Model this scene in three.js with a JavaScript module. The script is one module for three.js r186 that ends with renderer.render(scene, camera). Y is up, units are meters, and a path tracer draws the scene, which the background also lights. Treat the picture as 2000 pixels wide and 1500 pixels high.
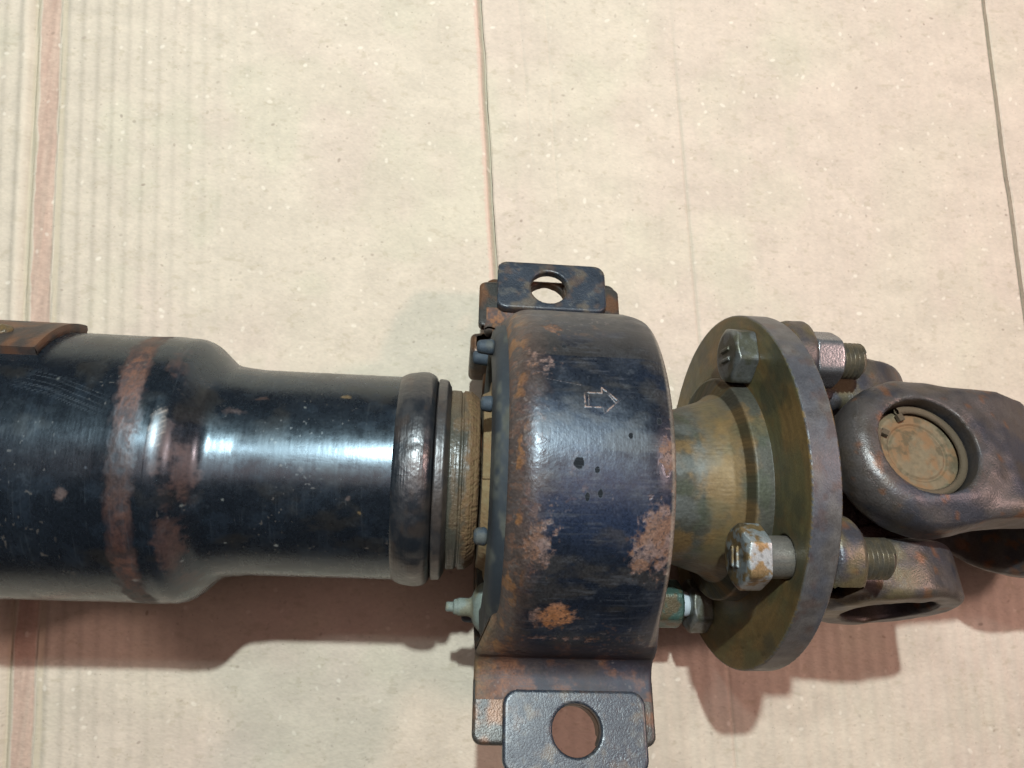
import * as THREE from 'three';
import { mergeGeometries } from 'three/addons/utils/BufferGeometryUtils.js';
import { RectAreaLightUniformsLib } from 'three/addons/lights/RectAreaLightUniformsLib.js';

// ---------------------------------------------------------------- camera, light, exposure
const scene = new THREE.Scene();
const MM = 0.001, AXIS = 68.5;                       // millimetres to metres; height of the shaft's axis above the cardboard
const camera = new THREE.PerspectiveCamera(53.13, 4 / 3, 0.01, 20);
camera.position.set(0, 0.3685, 0.004);
camera.up.set(-0.04757933, 0.13498459, -0.98970469);
camera.lookAt(0 + 0.07319207, 0.3685 - 0.98769212, 0.004 - 0.13822875);
const renderer = new THREE.WebGLRenderer({ antialias: true });
renderer.toneMapping = THREE.LinearToneMapping;
renderer.toneMappingExposure = 1;
renderer.shadowMap.enabled = true;
RectAreaLightUniformsLib.init();
scene.background = new THREE.Color().setRGB(0.022, 0.015, 0.014);   // the dim room around
const LAMP = new THREE.Vector3(-0.037, 0.80, -0.312);
const key = new THREE.PointLight(new THREE.Color().setRGB(0.82, 0.97, 1.0), 2.62);
key.position.copy(LAMP); key.shadow.radius = 0.55; key.castShadow = true; key.name = 'unseen_key_glow';  // main lamp, out of view, placed to cast the main shadows
const LAMP2 = new THREE.Vector3(-0.36, 1.05, -0.40);
const side = new THREE.PointLight(new THREE.Color().setRGB(0.80, 0.95, 1.0), 0.55);
side.position.copy(LAMP2); side.shadow.radius = 1.2; side.castShadow = true; side.name = 'unseen_side_glow';  // unseen cool lamp, placed for the highlight along the tube
const LAMP3 = new THREE.Vector3(0.72, 0.72, -0.20);
const warm = new THREE.PointLight(new THREE.Color().setRGB(1.0, 0.66, 0.60), 1.12);
warm.position.copy(LAMP3); warm.shadow.radius = 2; warm.castShadow = true; warm.name = 'unseen_warm_glow';  // unseen pinkish lamp, placed to light the shadows on the right
const PANEL = new THREE.Vector3(-0.05, 2.0, -0.30);
const fill = new THREE.RectAreaLight(new THREE.Color().setRGB(1, 0.56, 0.50), 0.85, 1.6, 1.1);
fill.position.copy(PANEL).add(new THREE.Vector3(0, -0.012, 0)); fill.lookAt(PANEL.x, 0, PANEL.z); fill.name = 'unseen_ceiling_glow';  // unseen panel overhead, stands for the reddish room light in the shadows

// ---------------------------------------------------------------- numbers and noise
let seed = 7;
const rnd = () => { seed = (seed + 0x6d2b79f5) | 0; let t = Math.imul(seed ^ (seed >>> 15), 1 | seed); t = (t + Math.imul(t ^ (t >>> 7), 61 | t)) ^ t; return ((t ^ (t >>> 14)) >>> 0) / 4294967296; };
const { sin, cos, abs, min, max, sqrt, hypot, floor, PI, exp, atan2, pow } = Math;
const clamp = (x, a = 0, b = 1) => (x < a ? a : x > b ? b : x);
const ss = (a, b, x) => { const t = clamp((x - a) / (b - a)); return t * t * (3 - 2 * t); };
const lerp = (a, b, t) => a + (b - a) * t;
const mix = (a, b, t) => [a[0] + (b[0] - a[0]) * t, a[1] + (b[1] - a[1]) * t, a[2] + (b[2] - a[2]) * t];
const R = (d) => (d * PI) / 180;
const hash = (x, y, z) => { let h = Math.imul(x, 374761393) + Math.imul(y, 668265263) + Math.imul(z, 1274126177); h = Math.imul(h ^ (h >>> 13), 1274126177); return ((h ^ (h >>> 16)) >>> 0) / 4294967296; };
const TAB = new Float32Array(65536); for (let i = 0; i < 65536; i++) TAB[i] = hash(i & 255, i >> 8, 77);
function noise(x, y, z = 0) {
  if (z === floor(z)) { const jx = floor(x), jy = floor(y); let gx = x - jx, gy = y - jy; gx *= gx * (3 - 2 * gx); gy *= gy * (3 - 2 * gy); const r0 = ((jy + z * 29) & 255) << 8, r1 = ((jy + 1 + z * 29) & 255) << 8, c0 = (jx + z * 53) & 255, c1 = (c0 + 1) & 255, a = TAB[r0 | c0], b = TAB[r1 | c0]; const p = a + (TAB[r0 | c1] - a) * gx; return p + (b + (TAB[r1 | c1] - b) * gx - p) * gy; }
  const ix = floor(x), iy = floor(y), iz = floor(z); let fx = x - ix, fy = y - iy, fz = z - iz;
  fx = fx * fx * (3 - 2 * fx); fy = fy * fy * (3 - 2 * fy); fz = fz * fz * (3 - 2 * fz);
  const a = lerp(lerp(hash(ix, iy, iz), hash(ix + 1, iy, iz), fx), lerp(hash(ix, iy + 1, iz), hash(ix + 1, iy + 1, iz), fx), fy);
  if (fz === 0) return a;
  return lerp(a, lerp(lerp(hash(ix, iy, iz + 1), hash(ix + 1, iy, iz + 1), fx), lerp(hash(ix, iy + 1, iz + 1), hash(ix + 1, iy + 1, iz + 1), fx), fy), fz);
}
function fbm(x, y, z = 0, oct = 4) { let s = 0, a = 0.5, t = 0; const flat = z === floor(z); for (let i = 0; i < oct; i++) { s += a * noise(x, y, z); t += a; a *= 0.55; x = x * 2.03 + 17.1; y = y * 2.03 + 9.7; z = flat ? z + 1 : z * 2.03 + 5.3; } return s / t; }
const blob = (x, y, cx, cy, rx, ry) => 1 - hypot((x - cx) / rx, (y - cy) / ry);   // 1 in the middle, 0 at the rim
const segD = (px, py, ax, ay, bx, by) => { const dx = bx - ax, dy = by - ay, t = clamp(((px - ax) * dx + (py - ay) * dy) / (dx * dx + dy * dy)); return hypot(px - ax - dx * t, py - ay - dy * t); };

// ---------------------------------------------------------------- textures
const toS = (c) => (c <= 0.0031308 ? 12.92 * c : 1.055 * pow(c, 1 / 2.4) - 0.055);
function bake(w, h, fn, wrap = THREE.RepeatWrapping) {                // fn(u, v) -> [r, g, b, roughness, height 0..1]
  const c = new Uint8Array(w * h * 4), q = new Uint8Array(w * h * 4), b = new Uint8Array(w * h * 4);
  for (let j = 0; j < h; j++) for (let i = 0; i < w; i++) {
    const o = (j * w + i) * 4, r = fn((i + 0.5) / w, (j + 0.5) / h);
    for (let k = 0; k < 3; k++) c[o + k] = clamp(toS(max(0, r[k]))) * 255;
    q[o] = q[o + 1] = q[o + 2] = clamp(r[3]) * 255; b[o] = b[o + 1] = b[o + 2] = clamp(r[4]) * 255;
    c[o + 3] = q[o + 3] = b[o + 3] = 255;
  }
  const tex = (d, s) => { const t = new THREE.DataTexture(d, w, h, THREE.RGBAFormat); t.magFilter = THREE.LinearFilter; t.minFilter = THREE.LinearFilter; t.wrapS = t.wrapT = wrap; if (s) t.colorSpace = THREE.SRGBColorSpace; t.needsUpdate = true; return t; };
  return { map: tex(c, true), roughnessMap: tex(q), bumpMap: tex(b) };
}
const std = (o) => new THREE.MeshPhysicalMaterial({ roughness: 1, metalness: 0, ...o });

// albedos (linear)
const PAINT = [0.0065, 0.0090, 0.0125], NAVY = [0.017, 0.024, 0.040], RUST = [0.19, 0.078, 0.030], RUST_DARK = [0.075, 0.034, 0.020], RUST_ORANGE = [0.30, 0.115, 0.028],
  OCHRE = [0.21, 0.135, 0.050], OLIVE = [0.062, 0.056, 0.022], DUST = [0.17, 0.145, 0.095], STEEL = [0.16, 0.15, 0.15], PALE = [0.30, 0.31, 0.28], MAUVE = [0.16, 0.105, 0.085];

// ---------------------------------------------------------------- geometry helpers (all in millimetres, in the shaft's frame: x along the axis, origin on it)
function grid(nu, nv, f, { flip = false, uv } = {}) {                 // f(u, v) -> [x, y, z], normals from differences
  const P = [], N = [], U = [], I = [], e = 1e-3;
  for (let j = 0; j <= nv; j++) for (let i = 0; i <= nu; i++) {
    const u = i / nu, v = j / nv, p = f(u, v), u0 = max(0, u - e), u1 = min(1, u + e), v0 = max(0, v - e), v1 = min(1, v + e);
    const a = f(u0, v), b = f(u1, v), c = f(u, v0), d = f(u, v1);
    const ax = b[0] - a[0], ay = b[1] - a[1], az = b[2] - a[2], bx = d[0] - c[0], by = d[1] - c[1], bz = d[2] - c[2];
    let nx = ay * bz - az * by, ny = az * bx - ax * bz, nz = ax * by - ay * bx; const l = (hypot(nx, ny, nz) || 1) * (flip ? -1 : 1);
    P.push(...p); N.push(nx / l, ny / l, nz / l); U.push(...(uv ? uv(u, v) : [u, v]));
  }
  for (let j = 0; j < nv; j++) for (let i = 0; i < nu; i++) { const a = j * (nu + 1) + i, b = a + 1, c = a + nu + 1, d = c + 1; flip ? I.push(a, c, b, b, c, d) : I.push(a, b, c, b, d, c); }
  return geo(P, N, U, I);
}
function geo(P, N, U, I) { const g = new THREE.BufferGeometry(); g.setAttribute('position', new THREE.Float32BufferAttribute(P, 3)); g.setAttribute('normal', new THREE.Float32BufferAttribute(N, 3)); g.setAttribute('uv', new THREE.Float32BufferAttribute(U, 2)); g.setIndex(I); return g; }
function fillet(pts, rad, n = 6) {                                    // [x, y, own radius?] corners -> polyline with round corners
  const out = [];
  pts.forEach((p, i) => {
    if (!i || i === pts.length - 1) { out.push([p[0], p[1]]); return; }
    const a = pts[i - 1], b = pts[i + 1]; let ax = a[0] - p[0], ay = a[1] - p[1], bx = b[0] - p[0], by = b[1] - p[1];
    const la = hypot(ax, ay), lb = hypot(bx, by); ax /= la; ay /= la; bx /= lb; by /= lb;
    const ang = Math.acos(clamp(ax * bx + ay * by, -1, 1)), r0 = p[2] ?? rad, d = min(r0 / Math.tan(ang / 2), la * 0.48, lb * 0.48);
    const s = [p[0] + ax * d, p[1] + ay * d], e = [p[0] + bx * d, p[1] + by * d];
    for (let k = 0; k <= n; k++) { const t = k / n, q = 1 - t; out.push([q * q * s[0] + 2 * q * t * p[0] + t * t * e[0], q * q * s[1] + 2 * q * t * p[1] + t * t * e[1]]); }
  });
  return out;
}
function rev(prof, seg = 96, wob) {                                   // profile [[x, r], ...] turned about x; u along the profile, v round from "up" through +z
  const n = prof.length, len = [0]; for (let i = 1; i < n; i++) len.push(len[i - 1] + max(1e-6, hypot(prof[i][0] - prof[i - 1][0], prof[i][1] - prof[i - 1][1])));
  const L = len[n - 1], P = [], N = [], U = [], I = [];
  const nrm = prof.map((p, i) => { let x = 0, y = 0; for (const [a, b] of [[i - 1, i], [i, i + 1]]) if (a >= 0 && b < n) { x += -(prof[b][1] - prof[a][1]); y += prof[b][0] - prof[a][0]; } const l = hypot(x, y) || 1; return [x / l, y / l]; });
  for (let j = 0; j <= seg; j++) { const a = (j / seg) * 2 * PI, c = cos(a), s = sin(a); for (let i = 0; i < n; i++) { const r = prof[i][1] + (wob ? wob(prof[i][0], a) : 0); P.push(prof[i][0], r * c, r * s); N.push(nrm[i][0], nrm[i][1] * c, nrm[i][1] * s); U.push(len[i] / L, j / seg); } }
  for (let j = 0; j < seg; j++) for (let i = 0; i < n - 1; i++) { const a = j * n + i, b = a + 1, c = a + n, d = c + 1; I.push(a, c, b, b, c, d); }
  const g = geo(P, N, U, I); if (wob) smooth(g, seg, n);
  g.userData.at = (u) => { const t = u * L; let k = 1; while (k < n - 1 && len[k] < t) k++; const f = clamp((t - len[k - 1]) / (len[k] - len[k - 1])); return [lerp(prof[k - 1][0], prof[k][0], f), lerp(prof[k - 1][1], prof[k][1], f)]; };
  return g;
}
function smooth(g, seg, n) { g.computeVertexNormals(); const N = g.attributes.normal; for (let i = 0; i < n; i++) { const a = i, b = seg * n + i, v = new THREE.Vector3(N.getX(a) + N.getX(b), N.getY(a) + N.getY(b), N.getZ(a) + N.getZ(b)).normalize(); N.setXYZ(a, v.x, v.y, v.z); N.setXYZ(b, v.x, v.y, v.z); } }
const revMat = (g, w, h, fn, o = {}) => std({ ...bake(w, h, (u, v) => { const [x, r] = g.userData.at(u); let a = v * 360; if (a > 180) a -= 360; return fn(x, r, a); }), bumpScale: 0.0003, ...o });

function nets(sdf, lo, hi, cell, tint, uvScale = 60) {                // surface of a distance field, with vertex colours from tint(p, n)
  const nx = Math.ceil((hi[0] - lo[0]) / cell) + 1, ny = Math.ceil((hi[1] - lo[1]) / cell) + 1, nz = Math.ceil((hi[2] - lo[2]) / cell) + 1;
  const F = new Float32Array(nx * ny * nz), id = (i, j, k) => (k * ny + j) * nx + i;
  for (let k = 0; k < nz; k++) for (let j = 0; j < ny; j++) for (let i = 0; i < nx; i++) F[id(i, j, k)] = sdf(lo[0] + i * cell, lo[1] + j * cell, lo[2] + k * cell);
  const V = new Int32Array(nx * ny * nz).fill(-1), P = [], N = [], U = [], C = [], I = [], E = [];
  for (let c = 0; c < 8; c++) for (const b of [1, 2, 4]) if (!(c & b)) E.push([c, c | b]);
  for (let k = 0; k < nz - 1; k++) for (let j = 0; j < ny - 1; j++) for (let i = 0; i < nx - 1; i++) {
    let x = 0, y = 0, z = 0, m = 0;
    for (const [a, b] of E) {
      const fa = F[id(i + (a & 1), j + ((a >> 1) & 1), k + (a >> 2))], fb = F[id(i + (b & 1), j + ((b >> 1) & 1), k + (b >> 2))];
      if ((fa < 0) === (fb < 0)) continue; const t = fa / (fa - fb);
      x += lerp(a & 1, b & 1, t); y += lerp((a >> 1) & 1, (b >> 1) & 1, t); z += lerp(a >> 2, b >> 2, t); m++;
    }
    if (!m) continue;
    const p = [lo[0] + (i + x / m) * cell, lo[1] + (j + y / m) * cell, lo[2] + (k + z / m) * cell], e = cell * 0.35; let g;
    for (let s = 0; s < 2; s++) {
      g = [sdf(p[0] + e, p[1], p[2]) - sdf(p[0] - e, p[1], p[2]), sdf(p[0], p[1] + e, p[2]) - sdf(p[0], p[1] - e, p[2]), sdf(p[0], p[1], p[2] + e) - sdf(p[0], p[1], p[2] - e)];
      const l = hypot(...g) || 1; g = g.map((q) => q / l); const d = clamp(sdf(...p), -cell * 0.3, cell * 0.3); if (s === 0) for (let q = 0; q < 3; q++) p[q] -= g[q] * d * 0.8;
    }
    V[id(i, j, k)] = P.length / 3; P.push(...p); N.push(...g); C.push(...tint(p, g));
    const ag = g.map(abs), big = ag.indexOf(max(...ag)); U.push((big === 0 ? p[1] : p[0]) / uvScale, (big === 2 ? p[1] : p[2]) / uvScale);
  }
  const quad = (a, b, c, d, s) => { if (min(a, b, c, d) < 0) return; s ? I.push(a, b, c, a, c, d) : I.push(a, c, b, a, d, c); };
  for (let k = 1; k < nz - 1; k++) for (let j = 1; j < ny - 1; j++) for (let i = 1; i < nx - 1; i++) {
    const f = F[id(i, j, k)] < 0;
    if (f !== F[id(i + 1, j, k)] < 0) quad(V[id(i, j - 1, k - 1)], V[id(i, j, k - 1)], V[id(i, j, k)], V[id(i, j - 1, k)], f);
    if (f !== F[id(i, j + 1, k)] < 0) quad(V[id(i - 1, j, k - 1)], V[id(i - 1, j, k)], V[id(i, j, k)], V[id(i, j, k - 1)], f);
    if (f !== F[id(i, j, k + 1)] < 0) quad(V[id(i - 1, j - 1, k)], V[id(i, j - 1, k)], V[id(i, j, k)], V[id(i - 1, j, k)], f);
  }
  const g = geo(P, N, U, I); g.setAttribute('color', new THREE.Float32BufferAttribute(C, 3)); return g;
}
const smin = (a, b, k) => { const h = max(k - abs(a - b), 0) / k; return min(a, b) - h * h * k * 0.25; };
const smax = (a, b, k) => -smin(-a, -b, k);
const rbox = (x, y, z, bx, by, bz, r) => { const qx = abs(x) - bx + r, qy = abs(y) - by + r, qz = abs(z) - bz + r; return hypot(max(qx, 0), max(qy, 0), max(qz, 0)) + min(max(qx, qy, qz), 0) - r; };
const rcyl = (rad, ax, Rr, h, r = 0) => { const qx = rad - Rr + r, qy = abs(ax) - h + r; return hypot(max(qx, 0), max(qy, 0)) + min(max(qx, qy), 0) - r; };

// ---------------------------------------------------------------- scene helpers
const TURN = R(-20);                                                  // the bracket and the joint lie rolled towards the viewer
function settle(g, { turn = false, tilt = false } = {}) {
  if (turn) g.rotateX(TURN);
  if (tilt) { g.translate(-110.5, 0, 0); g.rotateZ(-0.046); g.rotateY(0.012); g.translate(110.5, 0, -0.6); }
  g.translate(0, AXIS, 0); g.scale(MM, MM, MM); return g;
}
function part(name, g, m, parent, where) { if (where) settle(g, where); const o = new THREE.Mesh(g, m); o.name = name; o.castShadow = o.receiveShadow = true; parent.add(o); return o; }
const thing = (name, label, category) => { const o = new THREE.Group(); o.name = name; o.userData = { label, category }; scene.add(o); return o; };

// shared fine grain for the parts coloured per vertex
const grainMaps = bake(512, 512, (u, v) => {
  const x = u * 512, y = v * 512, n = fbm(x / 3.2, y / 3.2, 3, 3), w = fbm(x / 40, y / 40, 8, 5), k = 0.62 + 0.5 * n + 0.2 * (w - 0.5), pit = ss(0.70, 0.85, fbm(x / 3, y / 3, 21, 2)) * 0.6;
  return [k * (1 - pit * 0.35), k * (1 - pit * 0.4), k * (1 - pit * 0.45), 0.55 + 0.35 * w + 0.15 * n, 0.5 + 0.6 * (n - 0.5) + 0.5 * (w - 0.5) - pit * 0.3];
}, THREE.MirroredRepeatWrapping);
const forged = std({ ...grainMaps, vertexColors: true, roughness: 0.52, bumpScale: 0.00016, metalness: 0.35, name: 'weathered_forging' });
const steelV = std({ ...grainMaps, vertexColors: true, roughness: 0.50, bumpScale: 0.0001, metalness: 0.55, name: 'dull_steel' });
const rubberV = std({ ...grainMaps, vertexColors: true, roughness: 0.9, bumpScale: 0.0001, name: 'dusty_rubber' });
const tintPlain = (c, amt = 0.5, s = 12, other = RUST) => (p) => { const n = ss(0.5, 0.68, fbm(p[0] / s + 4, p[1] / s, p[2] / s + 9, 4)); return mix(c, other, n * amt); };

// ---------------------------------------------------------------- the surface: a floor and three pieces of flattened cardboard, butted together
{
  const g = new THREE.BoxGeometry(2.4, 0.06, 2.0); g.translate(0, -0.0355, -0.05);
  const o = part('floor', g, std({ color: new THREE.Color().setRGB(0.16, 0.13, 0.11), roughness: 0.9 }), scene); o.userData.kind = 'structure';
}
const foldX = (z) => -204 + (z + 68) * 0.0788 + 0.8 * (noise(z / 22, 3) - 0.5), seamAB = (z) => 17.3 + (z + 111) * 0.0985 + 1.0 * (noise(z / 24, 40) - 0.5) + 0.3 * (noise(z / 3, 41) - 0.5), seamBC = (z) => 293.6 + (z + 112) * 0.080 + 1.0 * (noise(z / 26, 60) - 0.5) + 0.3 * (noise(z / 3, 61) - 0.5);
const creaseB = (z) => 118 + (z + 100) * 0.092;
const KRAFT = [0.540, 0.463, 0.362];
function flecks(n, x0, x1, z0, z1, w, h) {                            // pale and dark fibres pressed into the paper
  const m = new Float32Array(w * h * 2);
  for (let i = 0; i < n; i++) {
    const dark = rnd() < 0.42, cx = rnd() * w, cy = rnd() * h, big = pow(rnd(), 9), r = (0.45 + 1.7 * big) * (dark ? 0.8 : 1), st = 1 + rnd() * 0.8, an = rnd() * PI, s = dark ? 0.2 + 0.6 * rnd() * rnd() : 0.08 + 0.30 * rnd() * rnd() + 0.7 * big;
    const q = Math.ceil(r * st + 2);
    for (let y = -q; y <= q; y++) for (let x = -q; x <= q; x++) {
      const X = floor(cx) + x, Y = floor(cy) + y; if (X < 0 || Y < 0 || X >= w || Y >= h) continue;
      const a = (x * cos(an) + y * sin(an)) / st, b = -x * sin(an) + y * cos(an), k = s * clamp(r - hypot(a, b) + 0.6), o = (Y * w + X) * 2 + (dark ? 1 : 0); if (k > m[o]) m[o] = k;
    }
  }
  return m;
}
function sheetMaps(id, x0, x1, z0, z1) {
  const w = 840, h = 1220, fl = flecks(9500, x0, x1, z0, z1, w, h);
  return bake(w, h, (u, v) => {
    const x = lerp(x0, x1, u), z = lerp(z0, z1, v), o = (min(h - 1, floor(v * h)) * w + min(w - 1, floor(u * w))) * 2;
    const big = fbm(x / 60 + id * 9, z / 60, 2, 2), med = fbm(x / 14, z / 9 + id * 5, 6, 4), fine = fbm(x / 1.7, z / 1.1, 12, 3), hair = noise(x / 1.1, z / 0.45 + id * 77, 3);
    let c = KRAFT.map((k) => k * (0.80 + 0.22 * med + 0.16 * fine + 0.05 * hair));
    const pink = ss(0.40, 0.70, big + (id ? 0.08 : -0.14)); c = [c[0] * (1 + 0.008 * pink), c[1] * (1 - 0.025 * pink), c[2] * (1 - 0.005 * pink)];
    const green = ss(0.55, 0.72, fbm(x / 33 + 50, z / 40 + id, 9, 3)) * 0.6; c = [c[0] * (1 - 0.04 * green), c[1] * (1 + 0.005 * green), c[2] * (1 - 0.03 * green)];
    // glue lines of the flutes showing through the liner
    const f = 0.5 + 0.5 * sin(((x - z * 0.08) / 7.3) * 2 * PI + 0.5), zone = id === 0 ? ss(-140, -175, x) * 0.5 + ss(-95, -150, x) * 0.5 + 0.06 : 0.16 + 0.25 * ss(20, 70, z); const fl2 = pow(f, 3) * zone * (0.55 + 0.6 * fbm(x / 6, z / 60, 5, 2)); c = c.map((k) => k * (1 - 0.15 * fl2));
    const stain = ss(0.62, 0.80, fbm(x / 4.2, z / 2.6, 31 + id, 4)) * 0.5; c = mix(c, [0.40, 0.335, 0.235], stain * 0.75);
    if (id === 0) {                                                   // the torn score line: the liner is gone and the redder inner paper shows
      const d = x - foldX(z), wob = 1.8 * (fbm(z / 11, 71, 0, 3) - 0.5), band = ss(4.0 + wob, 4.8 + wob, d) * (1 - ss(13.0 + wob * 0.8, 13.8 + wob * 0.8, d));
      c = mix(c, [0.50, 0.335, 0.255].map((k) => k * (0.9 + 0.3 * (fine - 0.5) + 0.35 * (fbm(x / 2, z / 30, 91, 3) - 0.5))), band * (0.6 + 0.4 * fbm(x / 3, z / 25, 95, 3)));
      c = mix(c, [0.43, 0.37, 0.255], (ss(0.2, 1.2, d) * (1 - ss(3.2, 4.4, d - wob)) + ss(13.9, 14.8, d - wob * 0.8) * (1 - ss(16.0, 17.5, d))) * 0.55);  // shade of the groove and of the step past the band, painted in
      c = mix(c, [0.66, 0.56, 0.43], (ss(1.0, 0.2, abs(d - 13.6 - wob * 0.8)) + ss(2.6, 0.6, abs(d + 2.6)) * 0.4) * 0.5);
      const e = seamAB(z) - x; c = mix(c, [0.60, 0.40, 0.31], ss(2.0, 2.8, e) * (1 - ss(4.0, 5.0, e + 1.4 * (fine - 0.5))) * 0.6); c = mix(c, [0.40, 0.36, 0.26], (1 - ss(1.8, 2.3, e + 0.7 * (fine - 0.5))) * 0.6);  // pinkish cut edge, then the shade of the seam put into the colour
    }
    if (id === 1) { const e = seamBC(z) - x; c = mix(c, [0.50, 0.36, 0.27], (1 - ss(1.8, 2.4, e + 0.7 * (fine - 0.5))) * 0.4); c = mix(c, [0.36, 0.32, 0.23], (1 - ss(1.9, 2.4, e + 0.5 * (fine - 0.5))) * 0.6); c = mix(c, [0.40, 0.36, 0.28], ss(1.1, 0.4, abs(x - creaseB(z))) * 0.45 * ss(-280, -180, z)); }  // shade along this seam painted into the paper; crease drawn darker too
    c = mix(c, [0.76, 0.69, 0.57], fl[o] * 0.6); c = mix(c, [0.17, 0.12, 0.09], fl[o + 1] * 0.75);
    return [...c, 0.86 + 0.1 * fine, 0.45 + 0.35 * (fine - 0.5) + 0.25 * (hair - 0.5) + 0.4 * (med - 0.5)];
  }, THREE.MirroredRepeatWrapping);
}
const sheetCache = {};
function sheet(id, name, label, xl, xr, top, dom, look = id) {
  const z0 = -620, z1 = 420, nx = 620, nz = 130;
  const H = (x, z) => {
    let y = top(x, z) + 0.9 * (fbm(x / 120 + id * 3, z / 150, 4, 2) - 0.5) + (0.04 + 0.06 * ss(-80, -130, x) + 0.12 * ss(20, 70, z) * ss(60, 110, x)) * sin(((x - z * 0.08) / 7.3) * 2 * PI) * (0.4 + fbm(x / 30, z / 80, 14 + id, 2)) + 0.30 * (fbm(x / 13, z / 9, 24 + id, 3) - 0.5);
    y -= 3.4 * (1 - ss(0, 3.4, xr(z) - x)) + (id ? 0.5 * (1 - ss(0, 0.8, x - xl(z))) : 0); return y;
  };
  const fx = (t) => (t < 0.08 ? t * 0.25 : t > 0.92 ? 1 - (1 - t) * 0.25 : 0.02 + ((t - 0.08) / 0.84) * 0.96);
  const uv = (u, v) => { const z = lerp(z0, z1, v), x = lerp(xl(z), xr(z), fx(u)); return [(x - dom[0]) / (dom[1] - dom[0]), (z - dom[2]) / (dom[3] - dom[2])]; };
  const pt = (u, v) => { const z = lerp(z0, z1, v), x = lerp(xl(z), xr(z), fx(u)); return [x, H(x, z), z]; };
  const T = 4.2, gs = [grid(nx, nz, pt, { uv, flip: true })];
  const wall = (f, n, flip) => gs.push(grid(n, 1, (u, v) => { const p = f(u); return [p[0], lerp(p[1], -T, v), p[2]]; }, { flip, uv: (u, v) => { const p = f(u); return [(p[0] + v * 4 - dom[0]) / (dom[1] - dom[0]), (p[2] - dom[2]) / (dom[3] - dom[2])]; } }));
  wall((u) => pt(0, u), nz, false); wall((u) => pt(1, u), nz, true); wall((u) => pt(u, 0), 80, true); wall((u) => pt(u, 1), 80, false);
  gs.push(grid(1, 1, (u, v) => { const z = lerp(z0, z1, v); return [lerp(xl(z), xr(z), u), -T, z]; }, { uv }));
  const g = mergeGeometries(gs); g.scale(MM, MM, MM);
  const o = part(name, g, std({ ...(sheetCache[look] ??= sheetMaps(look, ...dom)), bumpScale: 0.00038, roughness: 1 }), scene); o.userData = { label, category: 'cardboard', group: 'pieces of flattened cardboard' };
}
sheet(0, 'cardboard_sheet', 'beige corrugated cardboard sheet under the wide tube, with a torn pinkish score line', (z) => -640, (z) => seamAB(z) - 0.15,
  (x, z) => { const d = x - foldX(z); return 1.1 - 2.4 * exp(-pow((d - 1.6) / 1.4, 2)) - 1.0 * ss(2.5, 4.2, d) * (1 - ss(12.8, 14.4, d)) + 0.9 * exp(-pow((d + 2.6) / 1.8, 2)) + 0.45 * exp(-pow((d - 14.8) / 0.7, 2)) - 0.6 * ss(14.6, 16, d) * (1 - ss(15.5, 19, d)); }, [-270, 60, -300, 180]);
sheet(1, 'cardboard_sheet_001', 'pinkish beige cardboard sheet under the bolted flange and the universal joint', (z) => seamAB(z) + 0.15, (z) => seamBC(z) - 0.2,
  (x, z) => 0.1 - 0.55 * exp(-pow((x - creaseB(z)) / 1.0, 2)) * ss(-290, -150, z) - 0.30 * exp(-pow((x - 24 - (z + 240) * 0.12) / 0.8, 2)) * (1 - ss(-190, -120, z)) - 0.25 * exp(-pow((x - 38 - (z + 240) * 0.09) / 0.7, 2)) * (1 - ss(-150, -110, z)), [0, 330, -300, 180]);
sheet(2, 'cardboard_sheet_002', 'strip of cardboard beyond the dark seam, past the end of the universal joint', (z) => seamBC(z) + 0.2, (z) => 760, (x, z) => -0.6, [100, 430, -300, 180], 1);

// ---------------------------------------------------------------- the drive shaft
const shaft = thing('drive_shaft', 'rusty black steel drive shaft with centre bearing bracket, bolted flange and universal joint', 'drive shaft');

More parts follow.
